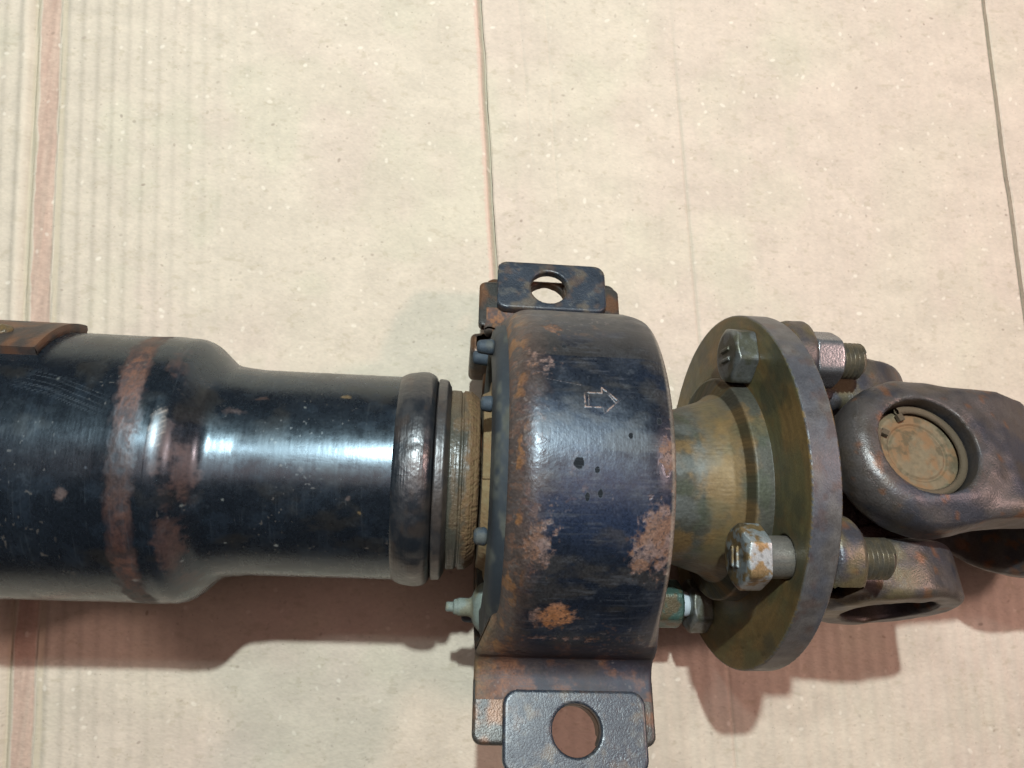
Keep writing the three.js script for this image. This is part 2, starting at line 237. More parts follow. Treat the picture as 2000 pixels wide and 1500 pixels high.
{ // wide tube, shoulder and narrow tube in one turned and painted surface
  const pr = fillet([[-420, 49], [-93, 49, 11], [-83, 39.6, 9], [-72, 38.4, 30], [-19.5, 38.4]], 6, 14);
  const long = []; pr.forEach((p, i) => { if (i) { const q = pr[i - 1], n = Math.ceil(hypot(p[0] - q[0], p[1] - q[1]) / 3); for (let k = 1; k < n; k++) long.push([lerp(q[0], p[0], k / n), lerp(q[1], p[1], k / n)]); } long.push(p); });
  const g = rev(long, 144, (x, a) => 0.35 * exp(-pow((x + 104) / 4.5, 2)) * (0.6 + 0.8 * noise(x / 3 + 50, a * 16, 4)) - 0.25 * exp(-pow((x + 98.5) / 1.2, 2)));
  const arc = g.userData.at; // texture covers the visible end only
  const x0 = -190, x1 = -19.5; const U = g.attributes.uv, Pp = g.attributes.position; for (let i = 0; i < U.count; i++) U.setX(i, (Pp.getX(i) - x0) / (x1 - x0));
  const m = bake(1040, 800, (u, v) => {
    const x = lerp(x0, x1, u); let a = v * 360; if (a > 180) a -= 360; const s = a * 0.8;
    const n1 = fbm(x / 7, s / 7, 3, 4), n2 = fbm(x / 2.2, s / 2.2, 8, 3), n3 = fbm(x / 22, s / 22, 14, 3), str = fbm(x / 1.1, s / 9, 20, 3);
    let c = PAINT.map((k) => k * (0.75 + 0.6 * n3)), ro = 0.235 + 0.07 * n3 + 0.06 * (n2 - 0.5) + 0.06 * (str - 0.5), h = 0.5 + 0.06 * (n2 - 0.5) + 0.08 * (str - 0.5);
    // greyed, rubbed paint
    const rub = ss(0.50, 0.74, n1) * 0.5; c = mix(c, [0.012, 0.018, 0.026], rub); ro += 0.07 * rub;
    const brownish = ss(0.55, 0.75, fbm(x / 12 + 31, s / 10, 17, 4)); c = mix(c, [0.018, 0.015, 0.011], brownish * 0.45); ro += 0.06 * brownish;
    // rust over the weld
    const c0 = -104 - 4.5 * ss(-10, -70, a) + 1.2 * (fbm(s / 8, 5, 2, 3) - 0.5), e = abs(x - c0) - 4.3, band = (1 - ss(-1.6, 0.9, e + 3.4 * (n1 - 0.5) + 3.2 * (n2 - 0.5))) * (0.45 + 0.5 * ss(0.35, 0.6, n3 + 0.08)) * (0.75 + 0.5 * (fbm(x / 0.9, s / 16, 66, 2) - 0.3));
    let rc = mix([0.042, 0.019, 0.013], [0.105, 0.040, 0.021], ss(0.3, 0.7, n2)); rc = mix(rc, [0.17, 0.065, 0.025], ss(-15, -45, a) * 0.6 * ss(0.4, 0.6, n1)); const worn = exp(-pow(a / 16, 2)) * ss(0.45, 0.6, n2);
    rc = mix(rc, [0.08, 0.062, 0.052], worn * 0.6);
    c = mix(c, rc, clamp(band)); ro = lerp(ro, lerp(0.72, 0.42, worn), clamp(band)); h += band * (0.9 * (n2 - 0.5) + 0.1);
    // bare and rusted patches between weld and shoulder
    const p2 = max(blob(x, a, -93, -8, 5, 16), blob(x, a, -90, 34, 5, 22), blob(x, a, -86, 2, 5.5, 14) * 0.9, blob(x, a, -95, -48, 4, 14) * 0.7, blob(x, a, -88, 62, 5, 20) * 0.8), k2 = ss(0.05, 0.75, p2 + 0.6 * (n1 - 0.5) + 0.9 * (n2 - 0.5) + 0.5 * (fbm(x / 1.5, s / 9, 36, 3) - 0.5)) * 0.5;
    c = mix(c, mix([0.060, 0.036, 0.030], [0.10, 0.05, 0.035], n2), k2); ro = lerp(ro, 0.46, k2);
    const bare = ss(0.25, 0.5, blob(x, a, -94.5, -15, 4, 13) + 0.5 * (n2 - 0.5)); const sc = ss(0.5, 0.72, noise((x * 0.8 + s) / 0.7, (x - s) / 7, 3)); c = mix(c, [0.20, 0.17, 0.145], bare * (0.35 + 0.5 * sc)); ro = lerp(ro, 0.34, bare * 0.6);
    // long scratches
    const scr = (cx, ca, l, t) => { const q = (x - cx) * cos(t) + (s - ca) * sin(t), w = -(x - cx) * sin(t) + (s - ca) * cos(t); return abs(q) < l && noise(w / 0.28, 7, 2) > 0.78 && abs(w) < 4.5 ? (1 - abs(q) / l) : 0; };
    const sk = max(scr(-122, -22, 14, 0.35), scr(-134, -26, 10, 0.2), scr(-45, -8, 22, -0.05) * 0.7); c = mix(c, [0.06, 0.07, 0.08], sk * 0.45); ro += 0.06 * sk;
    // chips and specks
    const chip = ss(0.79, 0.84, fbm(x / 1.3, s / 1.3, 40, 2)) * ss(0.5, 0.65, n3 + 0.06); c = mix(c, [0.09, 0.075, 0.06], chip * 0.5); ro = lerp(ro, 0.6, chip * 0.6);
    const spots = [[-121, 12, 2.6, 2.2, MAUVE], [-34, 13, 1.3, 1.1, MAUVE], [-38, -44, 2.6, 1.4, OCHRE], [-58, 41, 0.9, 0.9, PALE], [-114, 2, 1.0, 1.2, [0.12, 0.14, 0.16]], [-102, 50, 1.4, 1.1, PALE], [-66, -40, 3, 1.5, RUST_DARK], [-75, -30, 4, 2, RUST_DARK], [-50, -2, 1.2, 2, RUST_DARK], [-30, 20, 1, 1, OCHRE]];
    for (const [sx, sa, rx, rs, sc2] of spots) { const k = ss(0, 0.8, blob(x, s, sx, sa * 0.8, rx, rs) + 1.5 * (n2 - 0.5)); if (k > 0) { c = mix(c, sc2, k * 0.42); ro = lerp(ro, 0.5, k * 0.7); } }
    const dot = hash(floor(x / 1.3), floor(s / 1.3), 5); if (dot > 0.9985) { const k = clamp(1.6 - hypot((x / 1.3) % 1 + 0.5, ((s / 1.3) % 1 + 1) % 1 - 0.5) * 3); c = mix(c, [0.14, 0.15, 0.14], clamp(k) * 0.7); }
    const grit = fbm(x / 0.5, s / 0.5, 91, 2), wear = fbm(x / 4, s / 3, 95, 4), hairl = ss(0.76, 0.88, noise(x / 0.33 + 4 * n3, s / 14, 97)) * ss(0.42, 0.6, n1); c = c.map((k) => k * (0.6 + 0.8 * grit)); c = mix(c, [0.035, 0.042, 0.048], hairl * 0.25 + ss(0.66, 0.80, wear) * ss(0.5, 0.62, grit) * 0.2); ro += 0.04 * (grit - 0.5) + 0.10 * (wear - 0.5); h += 0.03 * (grit - 0.5);
    return [...c, ro, h];
  }, THREE.ClampToEdgeWrapping);
  m.map.wrapS = m.roughnessMap.wrapS = m.bumpMap.wrapS = THREE.MirroredRepeatWrapping;
  const tube = part('tube', g, std({ ...m, bumpScale: 0.00025, ior: 1.75, specularColor: new THREE.Color().setRGB(0.7, 0.88, 1) }), shaft, {});

  // curved balance plate welded on the far side of the wide tube
  const Rp = 52.3, x2 = -140.5, a0 = R(-88), a1 = R(-46);
  const gp = [], body = (r, flip) => grid(30, 16, (u, v) => { const a = lerp(a0, a1, v), x = lerp(-190, x2, u); return [x, r * cos(a), r * sin(a)]; }, { flip, uv: (u, v) => [u, v * 0.6] });
  gp.push(body(Rp, true), body(49.0, false));
  gp.push(grid(2, 16, (u, v) => { const a = lerp(a0, a1, v), r = lerp(Rp, 49, u); return [x2 + 0.4 * sin(u * PI), r * cos(a), r * sin(a)]; }, { flip: true }));
  gp.push(grid(2, 30, (u, v) => { const r = lerp(Rp, 49, u), x = lerp(-190, x2, v); return [x, r * cos(a1), r * sin(a1)]; }, { flip: false }));
  gp.push(grid(2, 30, (u, v) => { const r = lerp(Rp, 49, u), x = lerp(-190, x2, v); return [x, r * cos(a0), r * sin(a0)]; }, { flip: true }));
  const pg = mergeGeometries(gp), pc = []; const pp = pg.attributes.position, pn = pg.attributes.normal;
  for (let i = 0; i < pp.count; i++) { const rr = hypot(pp.getY(i), pp.getZ(i)), n = fbm(pp.getX(i) / 5, pp.getY(i) / 5, pp.getZ(i) / 5 + 3, 3); pc.push(...mix([0.040, 0.031, 0.027], [0.13, 0.058, 0.028], ss(0.42, 0.68, n))); }
  pg.setAttribute('color', new THREE.Float32BufferAttribute(pc, 3));
  const plate = part('balance_plate', pg, std({ ...grainMaps, vertexColors: true, roughness: 0.6, bumpScale: 0.0002 }), tube, {}); plate.userData.label = 'curved brown balance plate welded to the wide tube';
  const spot = nets((x, y, z) => { const b = -58, r = hypot(y, z), a = atan2(z, y) * 57.3; return hypot(x + 156, (a - b) * 0.9, (r - 52.2) * 1.6) - 3.2 + 0.7 * (noise(x, a / 2, 3) - 0.5); }, [-161, 18, -52], [-151, 38, -36], 0.6, tintPlain([0.10, 0.075, 0.045], 0.6, 3, OCHRE));
  part('weld_spot', spot, forged, plate, {});
  // seam of weld and dirt round the plate's edge
}
{ // weld bulge, collar and bearing seat
  const ringTint = (x, r, a) => {
    const s = a * 0.7, n1 = fbm(x / 4, s / 5, 3, 4), n2 = fbm(x / 1.4, s / 1.4, 9, 3), str = fbm(x / 0.9, s / 14, 2, 3);
    let c = mix([0.010, 0.013, 0.017], [0.022, 0.023, 0.025], ss(0.4, 0.7, n1)); c = mix(c, [0.036, 0.025, 0.019], ss(0.52, 0.74, fbm(x / 6 + 9, s / 9, 4, 3)) * 0.6); return [...c, 0.27 + 0.18 * n1, 0.5 + 0.4 * (n2 - 0.5) + 0.4 * (str - 0.5)];
  };
  const b = rev([[-20.4, 38.0], [-19.9, 38.7], [-19.0, 39.2], [-17.4, 39.8], [-15.6, 40.2], [-13.9, 40.5], [-12.2, 40.6], [-10.4, 40.5], [-8.8, 40.1], [-7.5, 39.3], [-6.8, 38.2], [-6.3, 36.6], [-6.1, 30]], 128, (x, a) => (x > -19 && x < -9 ? 0.5 * (noise(a * 9, x / 6, 2) - 0.5) + 0.22 * (noise(a * 22, x / 4, 6) - 0.5) : 0));
  part('weld_bead', b, revMat(b, 256, 1024, ringTint, { bumpScale: 0.0003, ior: 1.8 }), shaft, {});
  const c = rev(fillet([[-6.3, 30], [-6.2, 38.2], [-2.6, 37.9, 1.2], [-1.2, 35.2, 0.8], [-0.9, 30]], 1, 5), 128, (x, a) => 0.35 * (noise(a * 14, x / 2, 5) - 0.5));
  part('collar', c, revMat(c, 128, 1024, (x, r, a) => { const q = ringTint(x, r, a), n = fbm(x, a / 4, 8, 3); const k = mix([q[0], q[1], q[2]], [0.09, 0.068, 0.055], 0.5 * n); return [...k, 0.42, q[4]]; }, { bumpScale: 0.0003, ior: 1.8 }), shaft, {});
  const d = rev(fillet([[-1.5, 29], [-1.2, 34.2, 1], [2.6, 34.0, 1], [3.0, 33.4, 0.4], [3.5, 33.4, 0.4], [3.9, 34.1, 0.4], [6.5, 33.9, 1.5], [9.6, 31.5, 1.5], [10.2, 25]], 1, 5), 128);
  part('bearing_seat', d, revMat(d, 256, 1024, (x, r, a) => {
    const s = a * 0.6, n = fbm(x / 3, s / 4, 3, 4), n2 = fbm(x, s, 9, 3), str = fbm(x / 0.5, s / 20, 7, 2); let k = mix([0.042, 0.040, 0.032], [0.085, 0.078, 0.058], n); const oc = ss(3.8, 6.5, x + 4.5 * (n - 0.5)) + 0.8 * ss(0.48, 0.7, fbm(x / 4, s / 7, 15, 3)) * ss(-0.5, 0.5, x) * 0.6 + ss(-25, -60, a) * 0.5;
    k = mix(k, mix([0.15, 0.095, 0.036], [0.14, 0.062, 0.028], n2 * 0.8), clamp(oc) * 0.85); return [...k, 0.34 + 0.45 * clamp(oc), 0.5 + (0.3 + 0.6 * clamp(oc)) * (n2 - 0.5) + 0.4 * (str - 0.5)];
  }, { bumpScale: 0.0006 }), shaft, {});
  const e = rev(fillet([[10.6, 24], [10.7, 33, 0.8], [13.6, 34.4, 0.8], [14, 38, 0.6], [16, 39, 0.6], [30, 39]], 0.8, 4), 128, (x, a) => (x < 15 ? 0.4 * (noise(a * 10, x, 8) - 0.5) - (noise(a * 5, 3, 1) > 0.76 ? 0.8 : 0) : 0));
  part('dust_flinger', e, revMat(e, 128, 1024, (x, r, a) => { const n = fbm(x / 2, a / 6, 3, 4), n2 = fbm(x, a / 2, 9, 3); return [...mix(mix([0.16, 0.115, 0.05], RUST, n * 0.7), [0.22, 0.175, 0.095], n2 * 0.6), 0.9, 0.5 + 0.6 * (n2 - 0.5)]; }, { bumpScale: 0.0005 }), shaft, {});
}
{ // rubber cushion of the centre bearing
  const g = rev(fillet([[60, 36], [60, 60], [57, 61.8, 1], [19, 61.0, 1.5], [13.4, 58.6, 4], [12.4, 47.5, 2.5], [19, 46], [24, 36]], 2, 7), 128);
  const cushion = part('rubber_cushion', g, revMat(g, 256, 1024, (x, r, a) => {
    const s = a * 0.9, n = fbm(x / 5, s / 8, 3, 4), n2 = fbm(x / 1.2, s / 1.2, 6, 3); let c = mix([0.014, 0.019, 0.025], [0.026, 0.032, 0.037], n); const d = ss(0.46, 0.66, fbm(x / 6 + 3, s / 10, 12, 4) + (r < 50 ? 0.2 : -0.06) + (abs(a) > 75 ? 0.14 : 0)); c = mix(c, mix([0.10, 0.09, 0.055], [0.15, 0.145, 0.11], n2), d * 0.4);
    return [...c, 0.62 + 0.3 * d, 0.5 + 0.3 * (n2 - 0.5)];
  }, { bumpScale: 0.0003 }), shaft, { turn: true });
  const blue = tintPlain([0.038, 0.052, 0.068], 0.5, 4, [0.10, 0.095, 0.07]);
  for (const [r, a, l, w, x] of [[54.5, -60, 6.5, 2.6, 10.2], [48.5, -31, 4.5, 2.5, 10.9], [48.5, 23, 4.5, 2.7, 10.4], [52, -105, 7, 3, 10], [53, 100, 7, 3, 10]]) {
    const cy = r * cos(R(a)), cz = r * sin(R(a));
    part('rubber_nub', nets((X, y, z) => rcyl(hypot(y - cy, z - cz) + 0.12 * (x + l / 2 - X), X - x, w + 0.5, l / 2, 1.4), [x - l / 2 - 1, cy - 4.5, cz - 4.5], [x + l / 2 + 1, cy + 4.5, cz + 4.5], 0.45, blue), rubberV, cushion, {});
  }
}
// ---- bearing bracket: strap over the cushion, feet, welded plates
const R0 = 66.6, TH = R(83), FR = 7;
const pathLen = R0 * TH, filLen = FR * (PI / 2), HALF = pathLen + filLen + 6;
function path(s) {                                                    // -> [v, u, nv, nu, foot 0..1]; s runs from the far foot to the near one
  const sg = s < 0 ? -1 : 1, t = abs(s);
  if (t < pathLen) { const a = t / R0; return [R0 * cos(a), sg * R0 * sin(a), cos(a), sg * sin(a), ss(pathLen - 26, pathLen + 4, t)]; }
  const u0 = R0 * sin(TH), v0 = R0 * cos(TH), dv = FR - (v0 - 1.2), q = t - pathLen;
  if (q < filLen) { const b = q / FR, base = [u0 + FR * (1 - cos(b)), lerp(v0, 1.2 + 0, sin(b))]; return [base[1], sg * base[0], sin(b), sg * cos(b), 1]; }
  return [1.2, sg * (u0 + FR + q - filLen), 1, 0, 1];
}
const strapX = (f, sgn) => [lerp(16.9, 11.0, f), lerp(70.2, 73.2, f)];
function section(k, f) {                                              // closed loop round the strap's cross-section: k 0..1 -> [x, offset along the outward normal]
  const [xl, xr] = strapX(f), t = 4.6, w = xr - xl, fl = 1 - f;
  const drop = (x) => -fl * ((10.5 - sqrt(max(0, 110.25 - pow(clamp(27.2 - x, 0, 10.2), 2)))) * 0.92 + 2.4 * pow(clamp((x - 60) / 10), 2.2));
  if (k < 0.62) { const q = k / 0.62, x = xl + w * (0.5 - 0.5 * cos(PI * q)) , ed = min(x - xl, xr - x), rr = 1.6; return [x, drop(x) - (ed < rr ? rr - sqrt(max(0, rr * rr - (rr - ed) * (rr - ed))) : 0)]; }
  const q = (k - 0.62) / 0.38, x = xr - w * (0.5 - 0.5 * cos(PI * q)), ed = min(x - xl, xr - x), rr = 2.2; return [x, drop(x) - t + (ed < rr ? rr - sqrt(max(0, rr * rr - (rr - ed) * (rr - ed))) : 0)];
}
const TX0 = 8, TX1 = 76;
const strapMaps = bake(1200, 600, (u, v) => {
  const s = lerp(-HALF, HALF, u), x = lerp(TX0, TX1, v), a = (s / R0) * 57.3 - 20;      // a: degrees from straight up, as it lies
  const n1 = fbm(x / 7, s / 7, 3, 5), n2 = fbm(x / 1.8, s / 1.8, 8, 4), n3 = fbm(x / 20, s / 20, 14, 4), str = fbm(x / 1.0, s / 12, 21, 3), st2 = fbm(x / 9, s / 0.9, 27, 3);
  let c = mix([0.008, 0.011, 0.017], [0.011, 0.017, 0.030], ss(0.3, 0.7, n3)), ro = 0.27 + 0.10 * n3 + 0.08 * (n2 - 0.5), h = 0.5 + 0.1 * (n2 - 0.5) + 0.06 * (str - 0.5);
  const blue = ss(0.0, 0.5, max(blob(x, a, 48, 6, 26, 17), blob(x, a, 40, -14, 22, 14) * 0.7) + 0.5 * (n3 - 0.5)); c = mix(c, [0.014, 0.023, 0.048], blue * 0.55);
  const film = ss(0.46, 0.7, fbm(x / 11 + 8, s / 9, 33, 4)); c = mix(c, [0.022, 0.027, 0.036], film * 0.4); ro += 0.05 * film;
  const dusty = ss(0.45, 0.66, fbm(x / 13, s / 6 + 40, 44, 4) + (a < -38 ? 0.18 : -0.02) * 1.0); c = mix(c, [0.034, 0.029, 0.022], dusty * 0.45); ro += 0.08 * dusty;
  const brushed = ss(0.55, 0.75, st2) * ss(0.4, 0.6, n1); c = mix(c, [0.06, 0.065, 0.075], brushed * 0.35);
  // rust along the rolled left lip, patches on the crown and by the right edge, more in the folds
  const lip = ss(31, 20, x + 8 * (n1 - 0.5) + 7 * (n2 - 0.5)) * 0.9, m1 = max(
    blob(x, a, 65, 15, 11, 13) * 1.1, blob(x, a, 68, -8, 5, 8) * 0.9, blob(x, a, 60, 20, 6, 6), blob(x, a, 35, 40.5, 8, 6.5) * 1.25, blob(x, a, 27, 17, 7, 10) * 0.85, blob(x, a, 33, -52, 6, 5) * 0.9, blob(x, a, 26, -36, 8, 8) * 0.5, blob(x, a, 40, 50, 20, 3) * 0.5, blob(x, a, 70, 5, 4, 26) * 0.55);
  const pk = ss(0.16, 0.62, m1 + 0.75 * (n1 - 0.5) + 1.15 * (n2 - 0.5)), fold = ss(50, 57, a + 4 * (n1 - 0.5)) + ss(-93, -99, a);
  const specks = ss(0.66, 0.75, fbm(x / 2.4, s / 2.4, 51, 3)) * ss(0.45, 0.6, n3);
  let rc = mix(mix([0.10, 0.07, 0.06], [0.20, 0.12, 0.09], n2), [0.15, 0.075, 0.04], ss(0.45, 0.6, fbm(x / 5, s / 5, 61, 3))); rc = mix(rc, RUST_ORANGE, ss(0, 0.5, blob(x, a, 35, 40.5, 8, 7)) * 0.75);
  c = mix(c, rc, pk * 0.85); ro = lerp(ro, 0.7, pk); h += pk * (0.15 + 0.8 * (n2 - 0.5)); c = mix(c, [0.030, 0.018, 0.014], ss(0.62, 0.72, fbm(x / 1.1, s / 1.1, 58, 3)) * pk * 0.7);
  let lc = mix([0.055, 0.042, 0.036], [0.085, 0.052, 0.038], n1); lc = mix(lc, [0.13, 0.062, 0.035], ss(0.52, 0.68, n2) * 0.7); lc = mix(lc, [0.22, 0.095, 0.03], ss(0.52, 0.66, fbm(x / 3, s / 6, 71, 3)) * ss(25, 20, x) * 0.8); lc = mix(lc, OCHRE, ss(20, 12, x) * 0.5 * ss(25, 50, a));
  c = mix(c, lc, clamp(lip * 0.95)); ro = lerp(ro, 0.30 + 0.2 * n2 + 0.25 * ss(22, 18, x), clamp(lip)); h += lip * 0.6 * (n2 - 0.5);
  c = mix(c, mix(RUST_DARK, RUST, n2), clamp(fold) * (0.12 + 0.6 * ss(0.45, 0.65, n1))); ro = lerp(ro, 0.8, clamp(fold) * 0.7);
  c = mix(c, [0.12, 0.065, 0.04], specks * 0.35);
  const edge = ss(71.5, 69.3, x) * ss(67.8, 69.0, x) * (a > -60 && a < 55 ? 1 : 0); c = mix(c, [0.26, 0.22, 0.17], edge * 0.5);
  // drips and pits of black, the scratched outline of an arrow, scratches
  const AX = 41.0, AS = -3.2; const A = [[0, -2.5], [5.6, -2.5], [5.6, -4.6], [10.8, 0.2], [6.0, 4.8], [5.6, 2.7], [0, 2.7], [0, -2.5]]; let d = 9;
  for (let i = 0; i < 7; i++) d = min(d, segD(x + 0.35 * (n2 - 0.5), s + 0.3 * (n1 - 0.5), AX + A[i][0], AS + A[i][1], AX + A[i + 1][0], AS + A[i + 1][1]));
  d = min(d, segD(x, s, AX + 1.2, AS - 1.8, AX + 1.2, AS + 2.0) + 0.1, segD(x, s, AX + 7.5, AS - 2.2, AX + 10, AS + 1.2) + 0.12, segD(x, s, AX - 14, AS - 7.5, AX - 1, AS - 5.2) + 0.22);
  const ar = ss(0.36, 0.10, d) * (0.15 + 0.9 * ss(0.38, 0.58, n2)); c = mix(c, [0.24, 0.165, 0.13], clamp(ar) * 0.75); h -= ar * 0.35; ro = lerp(ro, 0.6, clamp(ar));
  for (const [px, pa, rx, rs] of [[38.7, -4.5, 1.7, 2.0], [44.5, -3, 0.9, 1.3], [41.6, 4.2, 0.8, 1.5], [45.6, 3.2, 0.8, 1.4], [35.5, -42, 0.9, 0.8], [64.5, -17, 1.0, 1.3], [55, -12.5, 0.8, 1.1]]) { const k = ss(-0.05, 0.35, blob(x, s, px, ((pa + 20) / 57.3) * R0, rx, rs) + 0.9 * (n2 - 0.5)); c = mix(c, [0.002, 0.003, 0.004], k); ro = lerp(ro, 1, k); }
  const chipp = ss(0.70, 0.76, fbm(x / 1.3, s / 1.3, 81, 2)) * ss(0.52, 0.66, n3 + 0.05); c = mix(c, [0.20, 0.17, 0.15], chipp * 0.25);
  const grit = fbm(x / 0.55, s / 0.55, 91, 2), wear = fbm(x / 3, s / 3, 95, 4), hairl = ss(0.74, 0.86, noise(s / 0.35 + 3 * n3, x / 16, 97)) * ss(0.45, 0.62, n1); c = c.map((k) => k * (0.6 + 0.8 * grit)); c = mix(c, [0.045, 0.05, 0.056], hairl * 0.3 + ss(0.62, 0.76, wear) * ss(0.5, 0.62, grit) * 0.3); ro += 0.08 * (grit - 0.5) + 0.12 * (wear - 0.5); h += 0.05 * (grit - 0.5);
  return [...c, ro, h];
}, THREE.ClampToEdgeWrapping);
const strapMat = std({ ...strapMaps, bumpScale: 0.00035, ior: 1.6, specularColor: new THREE.Color().setRGB(0.8, 0.9, 1) });
const bracket = part('bearing_bracket', grid(220, 96, (u, v) => {
  const s = lerp(-HALF, HALF, u), p = path(s), [x, o] = section(v, p[4]); return [x, p[0] + p[2] * o, p[1] + p[3] * o];
}, { flip: true, uv: (u, v) => { const p = path(lerp(-HALF, HALF, u)), [x] = section(v, p[4]); return [u, (x - TX0) / (TX1 - TX0)]; } }), strapMat, shaft, { turn: true });
bracket.userData.label = 'dark blue steel strap over the bearing, rust patches and a scratched arrow';

const footTint = (p, n) => { const a = fbm(p[0] / 9, p[1] / 9, p[2] / 9, 4), b = fbm(p[0] / 2.5, p[1] / 2.5 + 3, p[2] / 2.5, 3); let c = mix([0.034, 0.038, 0.040], [0.070, 0.062, 0.050], a); c = mix(c, mix([0.11, 0.055, 0.03], [0.20, 0.085, 0.03], b), ss(0.46, 0.70, fbm(p[0] / 7 + 20, p[1] / 7, p[2] / 7, 4) + (p[0] < 22 ? 0.10 : 0)) * 0.75); return c; };
const slab = (x, y, z, bx, by, bz, rc, re) => { const q = rbox(x, z, 0, bx, bz, 1e3, rc), d = [q + re, abs(y) - by + re]; return hypot(max(d[0], 0), max(d[1], 0)) + min(max(d[0], d[1]), 0) - re; };
const plateTint = (p, n) => { const e = min(p[0] - 20.5, 69 - p[0]), a = fbm(p[0] / 8, p[1] / 8, p[2] / 8, 4), b = fbm(p[0] / 2, p[1] / 2, p[2] / 2 + 7, 3); let c = mix([0.012, 0.018, 0.027], [0.024, 0.034, 0.050], a); c = mix(c, [0.10, 0.10, 0.09], ss(0.5, 0.72, b) * ss(0.45, 0.62, fbm(p[0] / 5, p[1] / 5 + 50, p[2] / 5, 3) + (e < 9 ? 0.08 : -0.05)) * 0.6); c = mix(c, [0.15, 0.115, 0.07], ss(0.56, 0.7, fbm(p[0] / 6, p[1] / 6, p[2] / 6 + 30, 3)) * 0.5); return mix(c, [0.10, 0.06, 0.035], ss(0.58, 0.70, fbm(p[0] / 4, p[1] / 4 + 11, p[2] / 4, 3)) * 0.45); };
const plateMat = std({ ...grainMaps, vertexColors: true, roughness: 0.55, bumpScale: 0.00022, clearcoat: 0.3, clearcoatRoughness: 0.25 });
for (const sg of [1, -1]) {
  const hx = sg > 0 ? 45.4 : 38.8, hu = sg * 88.6, dx = sg > 0 ? 0 : -5.2;
  const hole = (x, z) => 8.15 - hypot(x - hx, z - hu);
  part('foot', nets((x, y, z) => smax(slab(x - 42.1 - dx * 0.5, y + 1.3, z - sg * 81.3, 31.2, 2.3, 11.9, 3.5, 1.3) , hole(x, z), 0.8), [8, -5.5, sg > 0 ? 70 : -96], [76, 3.5, sg > 0 ? 96 : -70], 0.9, footTint), forged, bracket, { turn: true });
  const pl = part('mounting_plate', nets((x, y, z) => smax(slab(x - 45 - dx, y - 3.35, z - sg * 89.2, 24.2, 2.1, sg > 0 ? 13.0 : 12.4, 5, 1.1), hole(x, z), 1.0), [16, 0.4, sg > 0 ? 74 : -105], [74, 6.6, sg > 0 ? 105 : -74], 0.75, plateTint), plateMat, bracket, { turn: true });
  pl.userData.label = sg > 0 ? 'blue black drilled plate over the raised foot' : 'blue black drilled plate over the lowered foot';
}
